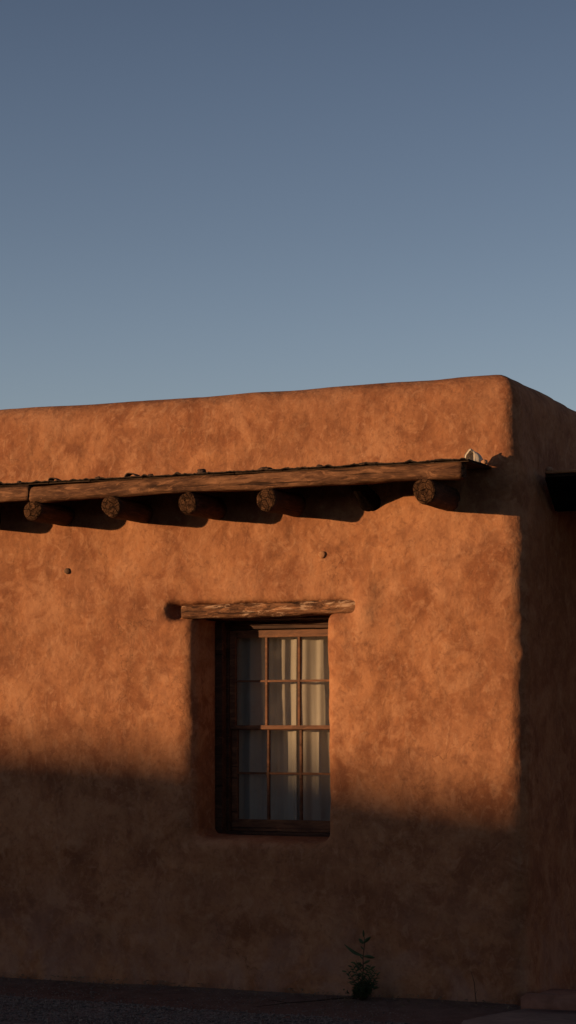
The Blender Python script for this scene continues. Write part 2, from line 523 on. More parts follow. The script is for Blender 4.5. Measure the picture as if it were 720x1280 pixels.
def build_house_wall():
    xs = axis([(-8.3, -4.0, .07), (-4.0, .16, .0165), (.16, .3, .05)])
    ys = axis([(-.14, .46, .0165), (.46, 1.6, .05), (1.6, 5.3, .11)])
    zs = axis([(-.35, 0, .07), (0, 3.84, .0165)])
    X, Y, Z = np.meshgrid(xs, ys, zs, indexing='ij', sparse=True)
    # the wall leans in near the top and swells slightly towards its foot
    t = np.clip((Z - 2.3) / 1.35, 0, 1); lean = .065 * t * t * (3 - 2 * t)
    foot = .035 * np.clip(1 - Z / .5, 0, 1) ** 2
    o = lean - foot
    Xs = X + np.where(X > -4, o, -o); Ys = Y + np.where(Y < 2.5, -o * .75, o)
    px = np.abs(Xs + 4.0) - 4.0; py = np.abs(Ys - 2.5) - 2.5
    r = .115
    side = np.sqrt(np.maximum(px + r, 0)**2 + np.maximum(py + r, 0)**2) + np.minimum(np.maximum(px + r, py + r), 0) - r
    # parapet height wanders a little
    top = 3.745 + .004 * np.clip(X + 3.6, -1, 4) + .006 * np.sin(X * 1.3 + .6) + .012 * np.sin(Y * 2.1 + 1.)
    D = smax(side, Z - top, .26)
    D = D.astype(np.float32)
    # roof well behind the parapet
    D = smax(D, -box(X, Y, Z, -7.58, -.42, .42, 4.58, 3.28, 6, .05), .12)
    # window opening, flaring slightly outwards
    fl = .028 * np.clip(1 - Y / .25, 0, 1)
    op = box(X + 1.715, Y, Z, -.455 - .0, .432, -1, .42, .952, 2.345, .05) - fl * .5
    D = smax(D, -op, .095)
    # dark room niche behind the window
    D = smax(D, -box(X, Y, Z, -2.4, -1.03, .395, 1.35, .70, 2.6, .04), .02)
    # rough pocket for the lintel
    pk = box(X, Y, Z, -2.345, -1.068, -1, .10, 2.335, 2.408, .025)
    D = smax(D, -pk, .05)
    def ell(cx, cy, cz, rx, ry, rz):
        k0 = np.sqrt(((X-cx)/rx)**2 + ((Y-cy)/ry)**2 + ((Z-cz)/rz)**2)
        return ((k0 - 1) * min(rx, ry, rz)).astype(np.float32)
    D = -smax(-D, -ell(-1.010, .012, 2.372, .05, .034, .11), .06)      # plaster lip pressed up round the lintel's right end
    D = smax(D, -ell(-2.315, .0, 2.370, .056, .080, .044), .07)        # gouged hollow at its left end
    V, Q = surface_net(xs, ys, zs, D)
    # hand-plastered unevenness
    me = fast_mesh('wall', V, Q)
    nr = np.empty(len(V)*3, np.float32); me.vertices.foreach_get('normal', nr); nr = nr.reshape(-1, 3)
    d = .016*vnoise(V, .9, 1) + .012*vnoise(V, 2.1, 2) + .0075*vnoise(V, 5.3, 3) + .0040*vnoise(V, 11., 4) + .0018*vnoise(V, 23., 5)
    inside = (V[:, 0] > -2.5) & (V[:, 0] < -.95) & (V[:, 1] > .27) & (V[:, 2] > .6) & (V[:, 2] < 2.65)
    d = np.where(inside, d*.12, d)
    up = np.clip((V[:, 2] - 3.4) / .2, 0, 1)
    d = d * (1 - .72 * up)
    V = V + nr * d[:, None]
    near = np.exp(-((V[:, 0]+1.7)/1.0)**2*0)
    # gentle in-plane wander so edges are never ruler-straight
    V[:, 0] += np.where(inside, 0, .011*vnoise(V, 3.1, 8) + .005*vnoise(V, 9., 9))
    V[:, 2] += np.where(inside, 0, .006*vnoise(V, 3.4, 10))
    me.vertices.foreach_set('co', V.astype(np.float32).ravel())
    me.update()
    return me

house = empty('adobe_house', (0, 0, 0))
tag(house, 'flat roofed adobe house of orange brown mud plaster, its parapet and corner rounded', 'house')
wall = link('wall', build_house_wall(), M_ADOBE, house)

# ------------------------------------------------------------------ front canopy
def board_deck(name, x0, x1, y0, y1, z0, z1, seed, w=.16):
    """boards running front to back, ragged front edge, one mesh"""
    rnd = random.Random(seed); parts = []
    x = x0
    while x < x1 - .02:
        ww = min(w * rnd.uniform(.8, 1.2), x1 - x)
        yy = y0 + rnd.uniform(-.006, .012); zz = z1 - rnd.uniform(0, .004)
        a, b = x + .002, x + ww - .002
        v = [(a, yy, z0), (b, yy, z0), (b, y1, z0), (a, y1, z0), (a, yy, zz), (b, yy, zz), (b, y1, zz), (a, y1, zz)]
        f = [(3, 2, 1, 0), (4, 5, 6, 7), (0, 1, 5, 4), (1, 2, 6, 5), (2, 3, 7, 6), (3, 0, 4, 7)]
        parts.append((v, f)); x += ww
    return mesh(name, *merge(parts))

deck = link('canopy', board_deck('canopy', -7.7, -.205, -.385, .05, 3.1695, 3.1765, 3), M_DECK, house, smooth=False)
deck['label'] = 'timber canopy along the sunlit front wall, carried on round log ends'

# hewn fascia beams butted at a joint
pr = rrect_profile(.095, .099, .030)
zc = 3.118
def fascia(x0, x1, seed, lbl=None, ends=(.05, .05)):
    o = link('fascia_beam', timber('fascia_beam', x1-x0, pr, seed, wob=.007, bow=.004, step=.02, ends=ends), [M_BEAM, M_BEAM_END], deck, (x0, -.352, zc))
    if lbl: o['label'] = lbl
fascia(-7.68, -3.1375, 4.1, 'paler hewn fascia timber left of the joint', (.05, .0))
fascia(-3.1345, -.25, 2.3, 'long knotty fascia timber ending near the corner', (.0, .05))

# log ends under the beam; one is cut short, its shade put into the colour
logx = [(-.474, .074, 0), (-.983, .066, .13), (-1.487, .068, 0), (-2.02, .068, 0), (-2.542, .067, 0), (-3.111, .066, 0),
        (-3.66, .066, 0), (-4.2, .07, 0), (-4.75, .065, 0), (-5.3, .068, 0), (-5.84, .066, 0), (-6.4, .07, 0), (-6.95, .067, 0), (-7.5, .066, 0)]
for k, (x, r, short) in enumerate(logx):
    y0 = -.40 + short + (.012 if k % 2 else 0)
    me = timber('log', .55 - short, circle_profile(r, 30, k*1.7), 1.3+k, wob=.004, step=.025, endrough=.006)
    zz = 3.066 - r + .006 + (.010 if k == 0 else 0)
    if short:        # tapered so its tip hides and its cast shadow rises
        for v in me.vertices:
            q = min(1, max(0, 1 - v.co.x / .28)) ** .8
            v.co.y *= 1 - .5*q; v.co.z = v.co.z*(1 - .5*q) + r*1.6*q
    o = link('log', me, [M_SHADE_WOOD, M_SHADE_WOOD] if short else [M_LOG, M_LOG_END], deck, (x, y0, zz), (0, 0, R(90)))
    if short: o['label'] = 'log tapering away behind the beam, shade put into its near black colour'

# ragged roofing layer on the deck: thin, its front edge curled and torn
def felt(x0, x1, seed, y0=-.412, y1=.0, zb=3.1785, amp=1.):
    n = int((x1-x0)/.007); m = 7
    V, Fc = [], []
    for side in (0, 1):
        for k in range(n+1):
            x = x0 + (x1-x0)*k/n
            e = n3(x*9, seed, 0)*.012 + n3(x*40, seed, 4)*.007
            lift = max(0, n3(x*4.3, seed, 7)-.2)*.02 + max(0, n3(x*19, seed, 5)-.12)*.030 + max(0, n3(x*60, seed, 8))*.006
            for j in range(m):
                t = j/(m-1)
                y = (y0+e) + (y1-y0-e)*t**1.6
                z = zb + lift*amp*math.exp(-t*9) + .003*n3(x*8, y*8, seed)
                V.append((x, y, z + (.0035 + .002*n3(x*31, y*31, 2) if side else -.0015)))
    N = (n+1)*m
    for k in range(n):
        for j in range(m-1):
            a, b, c, d = k*m+j, (k+1)*m+j, (k+1)*m+j+1, k*m+j+1
            Fc.append((d, c, b, a)); Fc.append((N+a, N+b, N+c, N+d))
        Fc.append((k*m, (k+1)*m, N+(k+1)*m, N+k*m))
        Fc.append(((k+1)*m+m-1, k*m+m-1, N+k*m+m-1, N+(k+1)*m+m-1))
    for j in range(m-1):
        Fc.append((j+1, j, N+j, N+j+1)); a = n*m
        Fc.append((a+j, a+j+1, N+a+j+1, N+a+j))
    return mesh('roofing_felt', V, Fc)
f = link('roofing_felt', felt(-7.71, -.2, 5.2), M_FELT, deck)

# ------------------------------------------------------------------ canopy on the side wall, deepened out of view to darken that wall
side = link('canopy', board_deck('side_canopy', .0, 2.5, .40, 4.7, 3.150, 3.172, 9, .42), M_DECK, house, smooth=False)
side['label'] = 'dark canopy along the side wall, its unseen depth added to shade the wall'
def raked_end():
    V = []
    for y_top, y_bot, x0, x1 in ((.395, .60, .0, 2.48), (.46, .66, .0, 2.48)):
        V += [(x0, y_bot, 2.965), (x1, y_bot, 2.965), (x1, y_top, 3.148), (x0, y_top, 3.148)]
    Fc = [(0, 1, 2, 3), (7, 6, 5, 4), (0, 4, 5, 1), (1, 5, 6, 2), (2, 6, 7, 3), (3, 7, 4, 0)]
    return mesh('end_board', V, Fc)
link('end_board', raked_end(), M_SHADE_WOOD, side, smooth=False)
o = link('fascia_beam', timber('fascia_beam', 3.9, rrect_profile(.16, .18, .04), 8.8, wob=.004), [M_BEAM, M_BEAM_END], side, (2.30, .70, 3.05), (0, 0, R(90)))
for k in range(7):
    link('log', timber('log', 2.5, circle_profile(.066, 22, k*2.1), 30.+k, wob=.004, step=.06, endrough=.006), [M_LOG, M_LOG_END], side, (2.40, .95+k*.55, 3.078), (0, 0, R(180)))
for yy in (.95, 2.7, 4.4):  # unseen posts carrying the added canopy depth
    link('post', timber('post', 3.0, circle_profile(.085, 24, yy), yy, wob=.005, step=.05), [M_LOG, M_LOG_END], side, (2.30, yy, -.03), (0, R(-90), 0))
ft = felt(-.0, 4.25, 6.6, y0=-2.52, y1=.0, zb=0, amp=.6)
link('roofing_felt', ft, M_FELT, side, (.0, .40, 3.1745), (0, 0, R(90)))
tp = timber('edge_strip', 2.4, rrect_profile(.03, .017, .006), 3.7, wob=.002)
link('edge_strip', tp, [M_PEG, M_PEG], side, (.02, .372, 3.176))

# ------------------------------------------------------------------ lintel
pl = rrect_profile(.17, .092, .024)
lin = timber('lintel', 1.210, pl, 7.7, wob=.013, bow=.008, step=.012, endrough=.014)
link('lintel', lin, [M_LINTEL, M_BEAM_END], house, (-2.266, .087, 2.366), (0, -R(.9), 0))
# lintel boards spanning the depth of the reveal
def boxv(x0, x1, y0, y1, z0, z1):
    v = [(x0, y0, z0), (x1, y0, z0), (x1, y1, z0), (x0, y1, z0), (x0, y0, z1), (x1, y0, z1), (x1, y1, z1), (x0, y1, z1)]
    return v, [(3, 2, 1, 0), (4, 5, 6, 7), (0, 1, 5, 4), (1, 2, 6, 5), (2, 3, 7, 6), (3, 0, 4, 7)]

def bevel_mesh(name, boxes, w=.003, rot=None):
    bm = bmesh.new()
    v, f = merge([boxv(*b) for b in boxes])
    vs = [bm.verts.new(p) for p in v]
    for q in f: bm.faces.new([vs[i] for i in q])
    bmesh.ops.bevel(bm, geom=bm.edges[:], offset=w, segments=2, affect='EDGES', profile=.7)
    me = bpy.data.meshes.new(name); bm.to_mesh(me); bm.free()
    return me
link('soffit_board', bevel_mesh('soffit_board', [(-2.18, -1.25, .175, .335, 2.318, 2.338)]), M_CASING, house, smooth=False)

# ------------------------------------------------------------------ window
x0, x1 = -2.168, -1.262
cx = -1.724
win = link('window', bevel_mesh('window', [
    (x0, -2.118, .292, .42, .955, 2.312), (-1.330, x1, .335, .42, .955, 2.312),
    (-2.118, -1.330, .335, .42, 2.288, 2.312),
    (-2.118, -2.098, .352, .42, .975, 2.288), (-1.350, -1.330, .352, .42, .975, 2.288),
    (-2.098, -1.350, .338, .42, 2.266, 2.286)]), M_CASING, house, smooth=False)
win['label'] = 'brown wooden sash window of twelve panes set deep in the wall'
sill = link('sill', bevel_mesh('sill', [(-2.17, -1.262, .318, .42, .928, .9535), (-2.118, -1.33, .340, .42, .9545, .974)], .004), M_CASING, win, smooth=False)

def sash(y0, z0, z1, bot, top, gz0, gz1, muz, label):
    L, Rr = -2.096, -1.352
    gl, gr = -2.058, -1.388
    d = .03
    bx = [(L, gl, y0, y0+d, z0, z1), (gr, Rr, y0, y0+d, z0, z1),
          (gl, gr, y0+.001, y0+d-.001, z0, gz0), (gl, gr, y0+.001, y0+d-.001, gz1, z1)]
    for mx in (-1.8405, -1.613):
        bx.append((mx-.0075, mx+.0075, y0+.003, y0+d-.004, gz0, gz1))
    xs_ = [gl, -1.848, -1.833, -1.6205, -1.6055, gr]
    for a, b in ((0, 1), (2, 3), (4, 5)):
        bx.append((xs_[a], xs_[b], y0+.005, y0+d-.006, muz-.007, muz+.007))
    s_ = link('sash', bevel_mesh('sash', bx, .002), M_SASH, win, smooth=False)
    s_['label'] = label
    # glass: three by two panes in one wavy sheet
    g = link('glass', bevel_mesh('glass', [(gl-.004, gr+.004, y0+.013, y0+.016, gz0-.004, gz1+.004)], .0005), M_GLASS, win, smooth=False)
    return s_
# upper sash stands forward, lower sash slides behind it
sash(.360, 1.626, 2.258, 0, 0, 1.652, 2.212, 1.934, 'upper sash catching the sun')
sash(.389, .976, 1.648, 0, 0, 1.050, 1.622, 1.345, 'lower sash in the shade')

# curtains
def curtain(x0, x1, z0, z1, y, seed, gather=.0):
    n, m = 150, 60
    V, Fc = [], []
    rnd = random.Random(seed)
    ph = [rnd.uniform(0, 6.28) for _ in range(6)]
    for side_ in (0, 1):
        for k in range(n+1):
            u = k/n
            for j in range(m+1):
                w = j/m; z = z1 + (z0-z1)*w
                a = .013 + .012*w
                xx = x0+(x1-x0)*u + .006*math.sin(w*3+ph[4]) + gather*math.sin(u*3.14)*w
                q = u*(x1-x0)
                yy = y + a*((.62)*math.sin(q*40+ph[0]+1.1*math.sin(q*17+ph[1])+w*.8) + .10*math.sin(q*139+ph[2]+1.2*math.sin(w*2+ph[3])) + .75*math.sin(q*19+ph[5]))
                yy += .004*n3(u*9, w*5, seed)
                V.append((xx, yy+side_*.0018, z))
    N = (n+1)*(m+1)
    for k in range(n):
        for j in range(m):
            a, b, c, d = k*(m+1)+j, (k+1)*(m+1)+j, (k+1)*(m+1)+j+1, k*(m+1)+j+1
            Fc.append((d, c, b, a)[::-1]); Fc.append((N+a, N+b, N+c, N+d)[::-1])
    for k in range(n):
        for j0 in (0, m):
            a, b = k*(m+1)+j0, (k+1)*(m+1)+j0
            Fc.append((a, b, N+b, N+a))
    for j in range(m):
        for k0 in (0, n):
            a = k0*(m+1)+j
            Fc.append((a, a+1, N+a+1, N+a))
    return mesh('curtain', V, Fc)
c1 = link('curtain', curtain(-2.20, -1.665, .80, 2.40, .475, 3), M_CLOTH)
tag(c1, 'pale cloth curtain in shade behind the left part of the sash window', 'curtain', 'curtains behind the window')
c2 = link('curtain', curtain(-1.70, -1.20, .80, 2.40, .505, 11), M_CLOTH)
tag(c2, 'pale cloth curtain at the right side of the window, its folds lit by sun', 'curtain', 'curtains behind the window')

# ------------------------------------------------------------------ pegs in the wall
from mathutils.bvhtree import BVHTree
BV = BVHTree.FromPolygons([v.co[:] for v in wall.data.vertices], [p.vertices[:] for p in wall.data.polygons])
def peg(name, x, z, r, ln, mat, tilt, lbl):
    pts = [(0, .05, 0), (0, 0, 0), (0, -ln*.8, 0), (0, -ln, 0)]
    V, Fc = tube(pts, [r, r, r*.98, r*.84], 20, True, lambda k, t: 1+.04*math.sin(3*t+x))
    hit = BV.ray_cast(Vector((x, -1, z)), Vector((0, 1, 0)))[0]
    o = link('peg', mesh('peg', V, Fc), mat, house, (x, hit.y, z), tilt)
    o['label'] = lbl
peg('peg', -3.088, 2.647, .019, .016, M_PEG_DARK, (R(-6), 0, R(14)), 'small dark peg stub in the upper left wall')
peg('peg', -1.300, 2.697, .022, .014, M_PEG, (0, 0, R(4)), 'round plugged peg above the window')

# ------------------------------------------------------------------ clods and stones on the canopy
def lump(rx, ry, rz, seed, sub=3, amp=.3, fr=1.6):
    bm = bmesh.new()
    bmesh.ops.create_icosphere(bm, subdivisions=sub, radius=1)
    for v in bm.verts:
        p = v.co.copy()
        d = 1 + amp*n3(p.x*fr+seed, p.y*fr, p.z*fr) + amp*.5*n3(p.x*fr*2.7, p.y*fr*2.7+seed, p.z*fr*2.7)
        v.co = Vector((p.x*rx*d, p.y*ry*d, max(p.z*rz*d, -rz*.55)))
    me = bpy.data.meshes.new('lump'); bm.to_mesh(me); bm.free()
    return me

def curl(rx, h, seed):
    """a curled scrap: arched shell with thickness lying on its edge, tail trailing right"""
    V, Fc = [], []; n, m = 18, 6
    for s_ in (0, 1):
        for k in range(n+1):
            t = k/n
            a = math.pi*(1.15 - 1.35*t)
            r = 1 - (.22 if s_ else 0)
            x = math.cos(a)*rx*r*(1+.7*t*t) + rx*.6*t
            z = max(math.sin(a)*h*r, -.1*h) * (1-.45*t)
            for j in range(m+1):
                y = (j/m-.5)*.06
                V.append((x+.003*n3(t*9, y*60, seed), y+.004*n3(t*7, j, seed), z+.003*n3(t*8, y*50, seed+5)))
    N = (n+1)*(m+1)
    for k in range(n):
        for j in range(m):
            a, b, c, d = k*(m+1)+j, (k+1)*(m+1)+j, (k+1)*(m+1)+j+1, k*(m+1)+j+1
            Fc += [(a, b, c, d), (N+d, N+c, N+b, N+a)]
        for j0 in (0, m):
            a, b = k*(m+1)+j0, (k+1)*(m+1)+j0
            Fc.append((a, N+a, N+b, b))
    for j in range(m):
        for k0 in (0, n):
            a = k0*(m+1)+j; Fc.append((a, a+1, N+a+1, N+a))
    return mesh('curl', V, Fc)

G = 'dark scraps lying along the canopy edge'
def scrap(kind, x, sx, sz, seed, lbl, y=-.385, rz=0.):
    z = 3.181
    me = curl(sx, sz, seed) if kind == 'curl' else lump(sx, sx*.8, sz, seed, 3, .5)
    o = link('clod' if kind != 'curl' else 'bark_scrap', me, M_CLOD, None, (x, y, z + (0 if kind == 'curl' else sz*.45)), (0, 0, rz))
    tag(o, lbl, 'clod' if kind != 'curl' else 'bark scrap', G)
scrap('curl', -2.965, .024, .030, 1, 'dark curled scrap on the canopy edge between first and second log ends from left')
scrap('curl', -2.415, .030, .034, 2, 'largest dark curled scrap on the canopy edge, between second and third log ends')
scrap('lump', -1.925, .034, .019, 3, 'round dark clod on the canopy edge just right of third log end from left')
scrap('lump', -1.50, .040, .013, 4, 'flat dark clod on the canopy edge above the fourth log end from left')
scrap('lump', -2.27, .018, .010, 6, 'tiny dark clod on canopy edge, left of the third log end from left', y=-.39)
scrap('lump', -2.64, .020, .010, 7, 'tiny dark clod on canopy edge, left of the second log end from left', y=-.39)
scrap('lump', -3.21, .018, .010, 8, 'leftmost tiny dark clod on the canopy edge, left of the timber joint', y=-.39)
scrap('lump', -1.14, .020, .012, 9, 'small dark clod on the canopy edge over the wooden plug in the wall', y=-.39)
scrap('lump', -.86, .024, .010, 10, 'small dark clod on the canopy edge midway between the two rightmost log ends', y=-.39)

# broken pale shard at the canopy's end
def shard():
    V, Fc = [], []; nu, nv = 36, 16
    for s_ in (0, 1):
        for i in range(nu+1):
            for j in range(nv+1):
                a = R(-62 + 262*i/nu)
                b = R(-6 + 80*j/nv)
                r = (1 - .16*s_) * (1 + .10*n3(math.cos(a)*1.5, math.sin(a)*1.5, b*2+3))
                edge = 1 + .15*n3(a*3, 2, 0)
                V.append((math.cos(a)*math.cos(b)*r*.056*edge*1.1, math.sin(a)*math.cos(b)*r*.05, math.sin(b)*r*.072 + .014*math.cos(a+2.4)))
    N = (nu+1)*(nv+1)
    for i in range(nu):
        for j in range(nv):
            a, b, c, d = i*(nv+1)+j, (i+1)*(nv+1)+j, (i+1)*(nv+1)+j+1, i*(nv+1)+j+1
            Fc += [(a, b, c, d), (N+d, N+c, N+b, N+a)]
        for j0 in (0, nv):
            a, b = i*(nv+1)+j0, (i+1)*(nv+1)+j0
            Fc.append((a, N+a, N+b, b))
    for j in range(nv):
        for i0 in (0, nu):
            a = i0*(nv+1)+j; Fc.append((a, a+1, N+a+1, N+a))
    return mesh('shard', V, Fc)
sh = link('pottery_shard', shard(), M_SHARD, None, (-.275, -.105, 3.200), (R(8), R(4), R(-14)))
tag(sh, 'cream broken hollow shard lying on the right end of the canopy', 'shard')
st = link('stone', lump(.024, .022, .016, 21), M_SHARD, None, (-.285, -.165, 3.186))
tag(st, 'small cream stone inside the hollow of the broken shard', 'stone')
st = link('stone', lump(.020, .018, .017, 22), M_PEBBLE, None, (-.205, -.12, 3.192))
tag(st, 'brown pebble just right of the cream broken shard on the canopy end', 'stone')
st = link('stone', lump(.022, .022, .016, 23), M_PEBBLE, None, (.028, .40, 3.195))
tag(st, 'greyish round stone on the near end of the side wall canopy', 'stone')

# ------------------------------------------------------------------ ground
def gx(lim, step0, far, grow):
    out = [0.]; s_ = step0
    while out[-1] < far:
        if out[-1] > lim: s_ *= grow
        out.append(out[-1]+s_)
    return out
pos = np.array(gx(6., .05, 3000., 1.25))
axs = np.concatenate([-pos[::-1][:-1], pos])
gxx, gyy = np.meshgrid(axs - 1.5, axs - 2.0, indexing='ij')
P = np.stack([gxx.ravel(), gyy.ravel(), np.zeros(gxx.size)], 1)
near = np.exp(-((P[:, 0]+1.5)**2 + (P[:, 1]+2)**2)/400.)
h = (.010*vnoise(P, 1.1, 40) + .006*vnoise(P, 3.7, 41) + .003*vnoise(P, 9., 42))*near
# a slight ridge of washed plaster soil against the wall
h += .02*np.exp(-np.abs(P[:, 1]+.03)/.10)*((P[:, 0] < 0) & (P[:, 0] > -8))
far = np.clip((np.hypot(P[:, 0], P[:, 1])-60)/600, 0, 1)
h += far*6*vnoise(P, .004, 43)*0
P[:, 2] = h - .008
n = len(axs)
I = np.arange(n*n).reshape(n, n)
Q = np.stack([I[:-1, :-1], I[1:, :-1], I[1:, 1:], I[:-1, 1:]], -1).reshape(-1, 4)
g = link('ground', fast_mesh('ground', P, Q), M_GROUND)
tag(g, kind='structure')

# gravel yard in front of the soil strip
def gravel_edge(x):
    return -.93 - .05*(x+3) + .05*n3(x*1.7, 3, 1) + .02*n3(x*7, 3, 2)
nx_, ny_ = 260, 110
V = []; Fc = []
for i in range(nx_+1):
    x = -9 + 10.4*i/nx_
    e = gravel_edge(x)
    for j in range(ny_+1):
        y = e - 5.5*(j/ny_)**1.3
        V.append((x, y, .018*min(1, j/4) - .004 + .007*n3(x*2, y*2, 5) + .006*n3(x*9, y*9, 5)))
for i in range(nx_):
    for j in range(ny_):
        a = i*(ny_+1)+j
        Fc.append((a+1, a+ny_+2, a+ny_+1, a))
gb = link('gravel_yard', mesh('gravel_yard', V, Fc), M_GRAVEL)
tag(gb, kind='structure')

# loose stones: gravel on the yard and grit on the soil strip
def stones():
    rnd = random.Random(8)
    bm = bmesh.new(); bmesh.ops.create_icosphere(bm, subdivisions=1, radius=1)
    bv = np.array([v.co[:] for v in bm.verts]); bf = np.array([[v.index for v in f.verts] for f in bm.faces]); bm.free()
    rg = np.random.default_rng(5)
    Vs, Fs = [], []; off = 0
    def put(x, y, z, r):
        nonlocal off
        sc = rg.uniform(.6, 1.2, 3)*r; sc[2] *= .7
        a = rg.uniform(0, 6.28); c, s_ = math.cos(a), math.sin(a)
        v = bv*(1+rg.uniform(-.18, .18, (len(bv), 1)))*sc
        v = np.stack([v[:, 0]*c-v[:, 1]*s_, v[:, 0]*s_+v[:, 1]*c, v[:, 2]], 1)+(x, y, z)
        Vs.append(v); Fs.append(bf+off); off += len(bv)
    for _ in range(9000):
        x = rnd.uniform(-3.9, .4); y = gravel_edge(x) - rnd.random()**1.2*.9
        put(x, y, .014+.003, rnd.uniform(.004, .010))
    for _ in range(2600):
        x = rnd.uniform(-3.9, .35); y = rnd.uniform(-.95, -.03)
        put(x, y, -.005 + .02*math.exp(-abs(y+.03)/.1), rnd.uniform(.0025, .0065))
    return np.concatenate(Vs), np.concatenate(Fs)
sv, sf = stones()
me = bpy.data.meshes.new('loose_gravel')
me.from_pydata(sv.tolist(), [], sf.tolist()); me.update()
o = link('loose_gravel', me, M_STONES)
tag(o, 'loose dark gravel and grit scattered over the ground before the wall', 'gravel', kind='stuff')

# step and paving at the corner
def slab(name, outline, z0, z1, mat, seed, bev=.012):
    bm = bmesh.new()
    vs = [bm.verts.new((x, y, z0)) for x, y in outline]
    f = bm.faces.new(vs)
    ex = bmesh.ops.extrude_face_region(bm, geom=[f])
    for v in [e for e in ex['geom'] if isinstance(e, bmesh.types.BMVert)]: v.co.z = z1
    bmesh.ops.recalc_face_normals(bm, faces=bm.faces)
    bmesh.ops.bevel(bm, geom=bm.edges[:], offset=bev, segments=3, affect='EDGES')
    for _ in range(4):
        bmesh.ops.subdivide_edges(bm, edges=[e for e in bm.edges if e.calc_length() > .09], cuts=1, use_grid_fill=True)
    for v in bm.verts:
        p = v.co
        v.co = p + Vector((n3(p.x*4, p.y*4, seed), n3(p.y*4, p.x*4, seed+3), .5*n3(p.x*3, p.y*3, seed+7)))*.008
    me = bpy.data.meshes.new(name); bm.to_mesh(me); bm.free()
    return me
stp = link('doorstep', slab('doorstep', [(.012, -.13), (2.2, -.10), (2.2, .24), (.085, .24), (.085, -.02), (.012, -.03)], -.06, .090, M_STEP, 2, .02), M_STEP)
tag(stp, 'low plastered step at the foot of the shaded side wall, by the corner', 'step')
pv = link('paving', slab('paving', [(-.10, -.80), (.02, -.30), (.06, -.16), (2.6, -.14), (2.8, -1.9), (.30, -1.9)], -.05, .014, M_SLAB, 5, .008), M_SLAB)
tag(pv, kind='structure')

# ------------------------------------------------------------------ weed against the wall
def leaf(base, d, L, w, droop, roll=0.):
    """folded, pointed leaf with real thickness"""
    d = Vector(d).normalized()
    sd = d.cross(Vector((0, 0, 1)))
    if sd.length < .05: sd = Vector((1, 0, 0))
    sd.normalize(); up = sd.cross(d)
    sd, up = sd*math.cos(roll)+up*math.sin(roll), up*math.cos(roll)-sd*math.sin(roll)
    w *= 1.35 if L > .04 else 1.15
    n = 6; V = []; Fc = []
    for th in (0, .0006):
        for k in range(n+1):
            t = k/n
            ww = w*(math.sin(math.pi*min(1, t*.92+.06))**.8)
            c = Vector(base)+d*L*t+Vector((0, 0, -droop*L*t*t))
            V += [c-sd*ww+up*(w*.35+th), c+up*th, c+sd*ww+up*(w*.35+th)]
    N = (n+1)*3
    for k in range(n):
        for j in (0, 1):
            a = k*3+j
            Fc += [(a, a+1, a+4, a+3), (N+a+3, N+a+4, N+a+1, N+a)]
        a = k*3; Fc.append((a, a+3, N+a+3, N+a)); a += 2; Fc.append((a+3, a, N+a, N+a+3))
    return V, Fc

def weed():
    rnd = random.Random(17)
    stems, leaves = [], []
    def stalk(pts, r0, r1):
        stems.append(tube(pts, [r0+(r1-r0)*k/(len(pts)-1) for k in range(len(pts))], 6))
    # tall stalk
    main = [(-.012, 0, 0), (-.008, -.004, .09), (.004, -.006, .18), (.002, -.004, .26), (.010, 0, .33), (.008, .002, .375)]
    stalk(main, .0048, .0022)
    for z, dx, dz, L, w, dr in ((.375, -.05, 1, .045, .0065, 0), (.338, .75, .7, .062, .0085, .05), (.335, -.8, .9, .045, .0075, .05),
                                (.300, -.6, .75, .030, .004, .1), (.258, 1, .05, .085, .0095, .08), (.262, -1, .10, .125, .0080, -.42),
                                (.240, -.9, .9, .035, .004, 0), (.215, .9, .6, .05, .006, .1), (.20, -.8, .5, .05, .006, .1), (.175, .7, .8, .04, .006, .1)):
        x = .004
        leaves.append(leaf((x, -.003, z), (dx, rnd.uniform(-.3, .1), dz), L, w, dr, 1.25 + rnd.uniform(-.35, .35)))
    # side shoots on the lower stalk
    for z0, dx, L in ((.05, -.75, .15), (.07, .7, .13), (.10, -.55, .11), (.12, .65, .10), (.03, .95, .14), (.16, -.5, .07)):
        d = Vector((dx, rnd.uniform(-.35, .1), .8)).normalized(); p0 = Vector((-.004, -.004, z0))
        stalk([p0 + d*L*t + Vector((0, 0, .02*t*t)) for t in (0, .4, .75, 1)], .0026, .0011)
        for q in range(9):
            t = .25 + .75*q/8; sg = 1 if q % 2 else -1
            leaves.append(leaf(p0+d*L*t, (sg*.9+dx*.4, rnd.uniform(-.3, .1), rnd.uniform(.2, 1.)), rnd.uniform(.024, .042), .0046, .1, 1.2+rnd.uniform(-.4, .4)))
    # bushy base
    for k in range(54):
        a = rnd.uniform(0, 2*math.pi)
        sp = rnd.uniform(.25, 1.)
        L = rnd.uniform(.08, .20)*(.8+.2*math.cos(a))
        d = Vector((math.cos(a)*sp, min(.35, math.sin(a)*sp*.8), rnd.uniform(.45, 1.25))).normalized()
        p0 = Vector((rnd.uniform(-.02, .025), rnd.uniform(-.03, .02), 0))
        pts = [p0 + d*L*t + Vector((0, 0, -.04*t*t*sp)) for t in (0, .33, .66, 1)]
        stalk(pts, .0018, .0008)
        for q in range(rnd.randint(9, 14)):
            t = rnd.uniform(.2, 1)
            b = p0 + d*L*t
            ld = Vector((rnd.uniform(-1, 1), rnd.uniform(-1, .6), rnd.uniform(-.2, 1)))
            leaves.append(leaf(b, ld+d*.5, rnd.uniform(.018, .038), rnd.uniform(.0034, .0062), .15, rnd.uniform(-1, 1)))
    # a few spiky blades on the left
    for sx, sz, L in ((-.9, 1.0, .13), (-.55, 1.3, .15), (-1, .6, .10), (.8, .7, .11), (1, .45, .12)):
        leaves.append(leaf((-.01, -.01, .06), (sx, -.1, sz), L, .0038, .08))
    return merge(stems), merge(leaves)
sm, lv = weed()
wd = empty('weed', (-.975, -.115, .004))
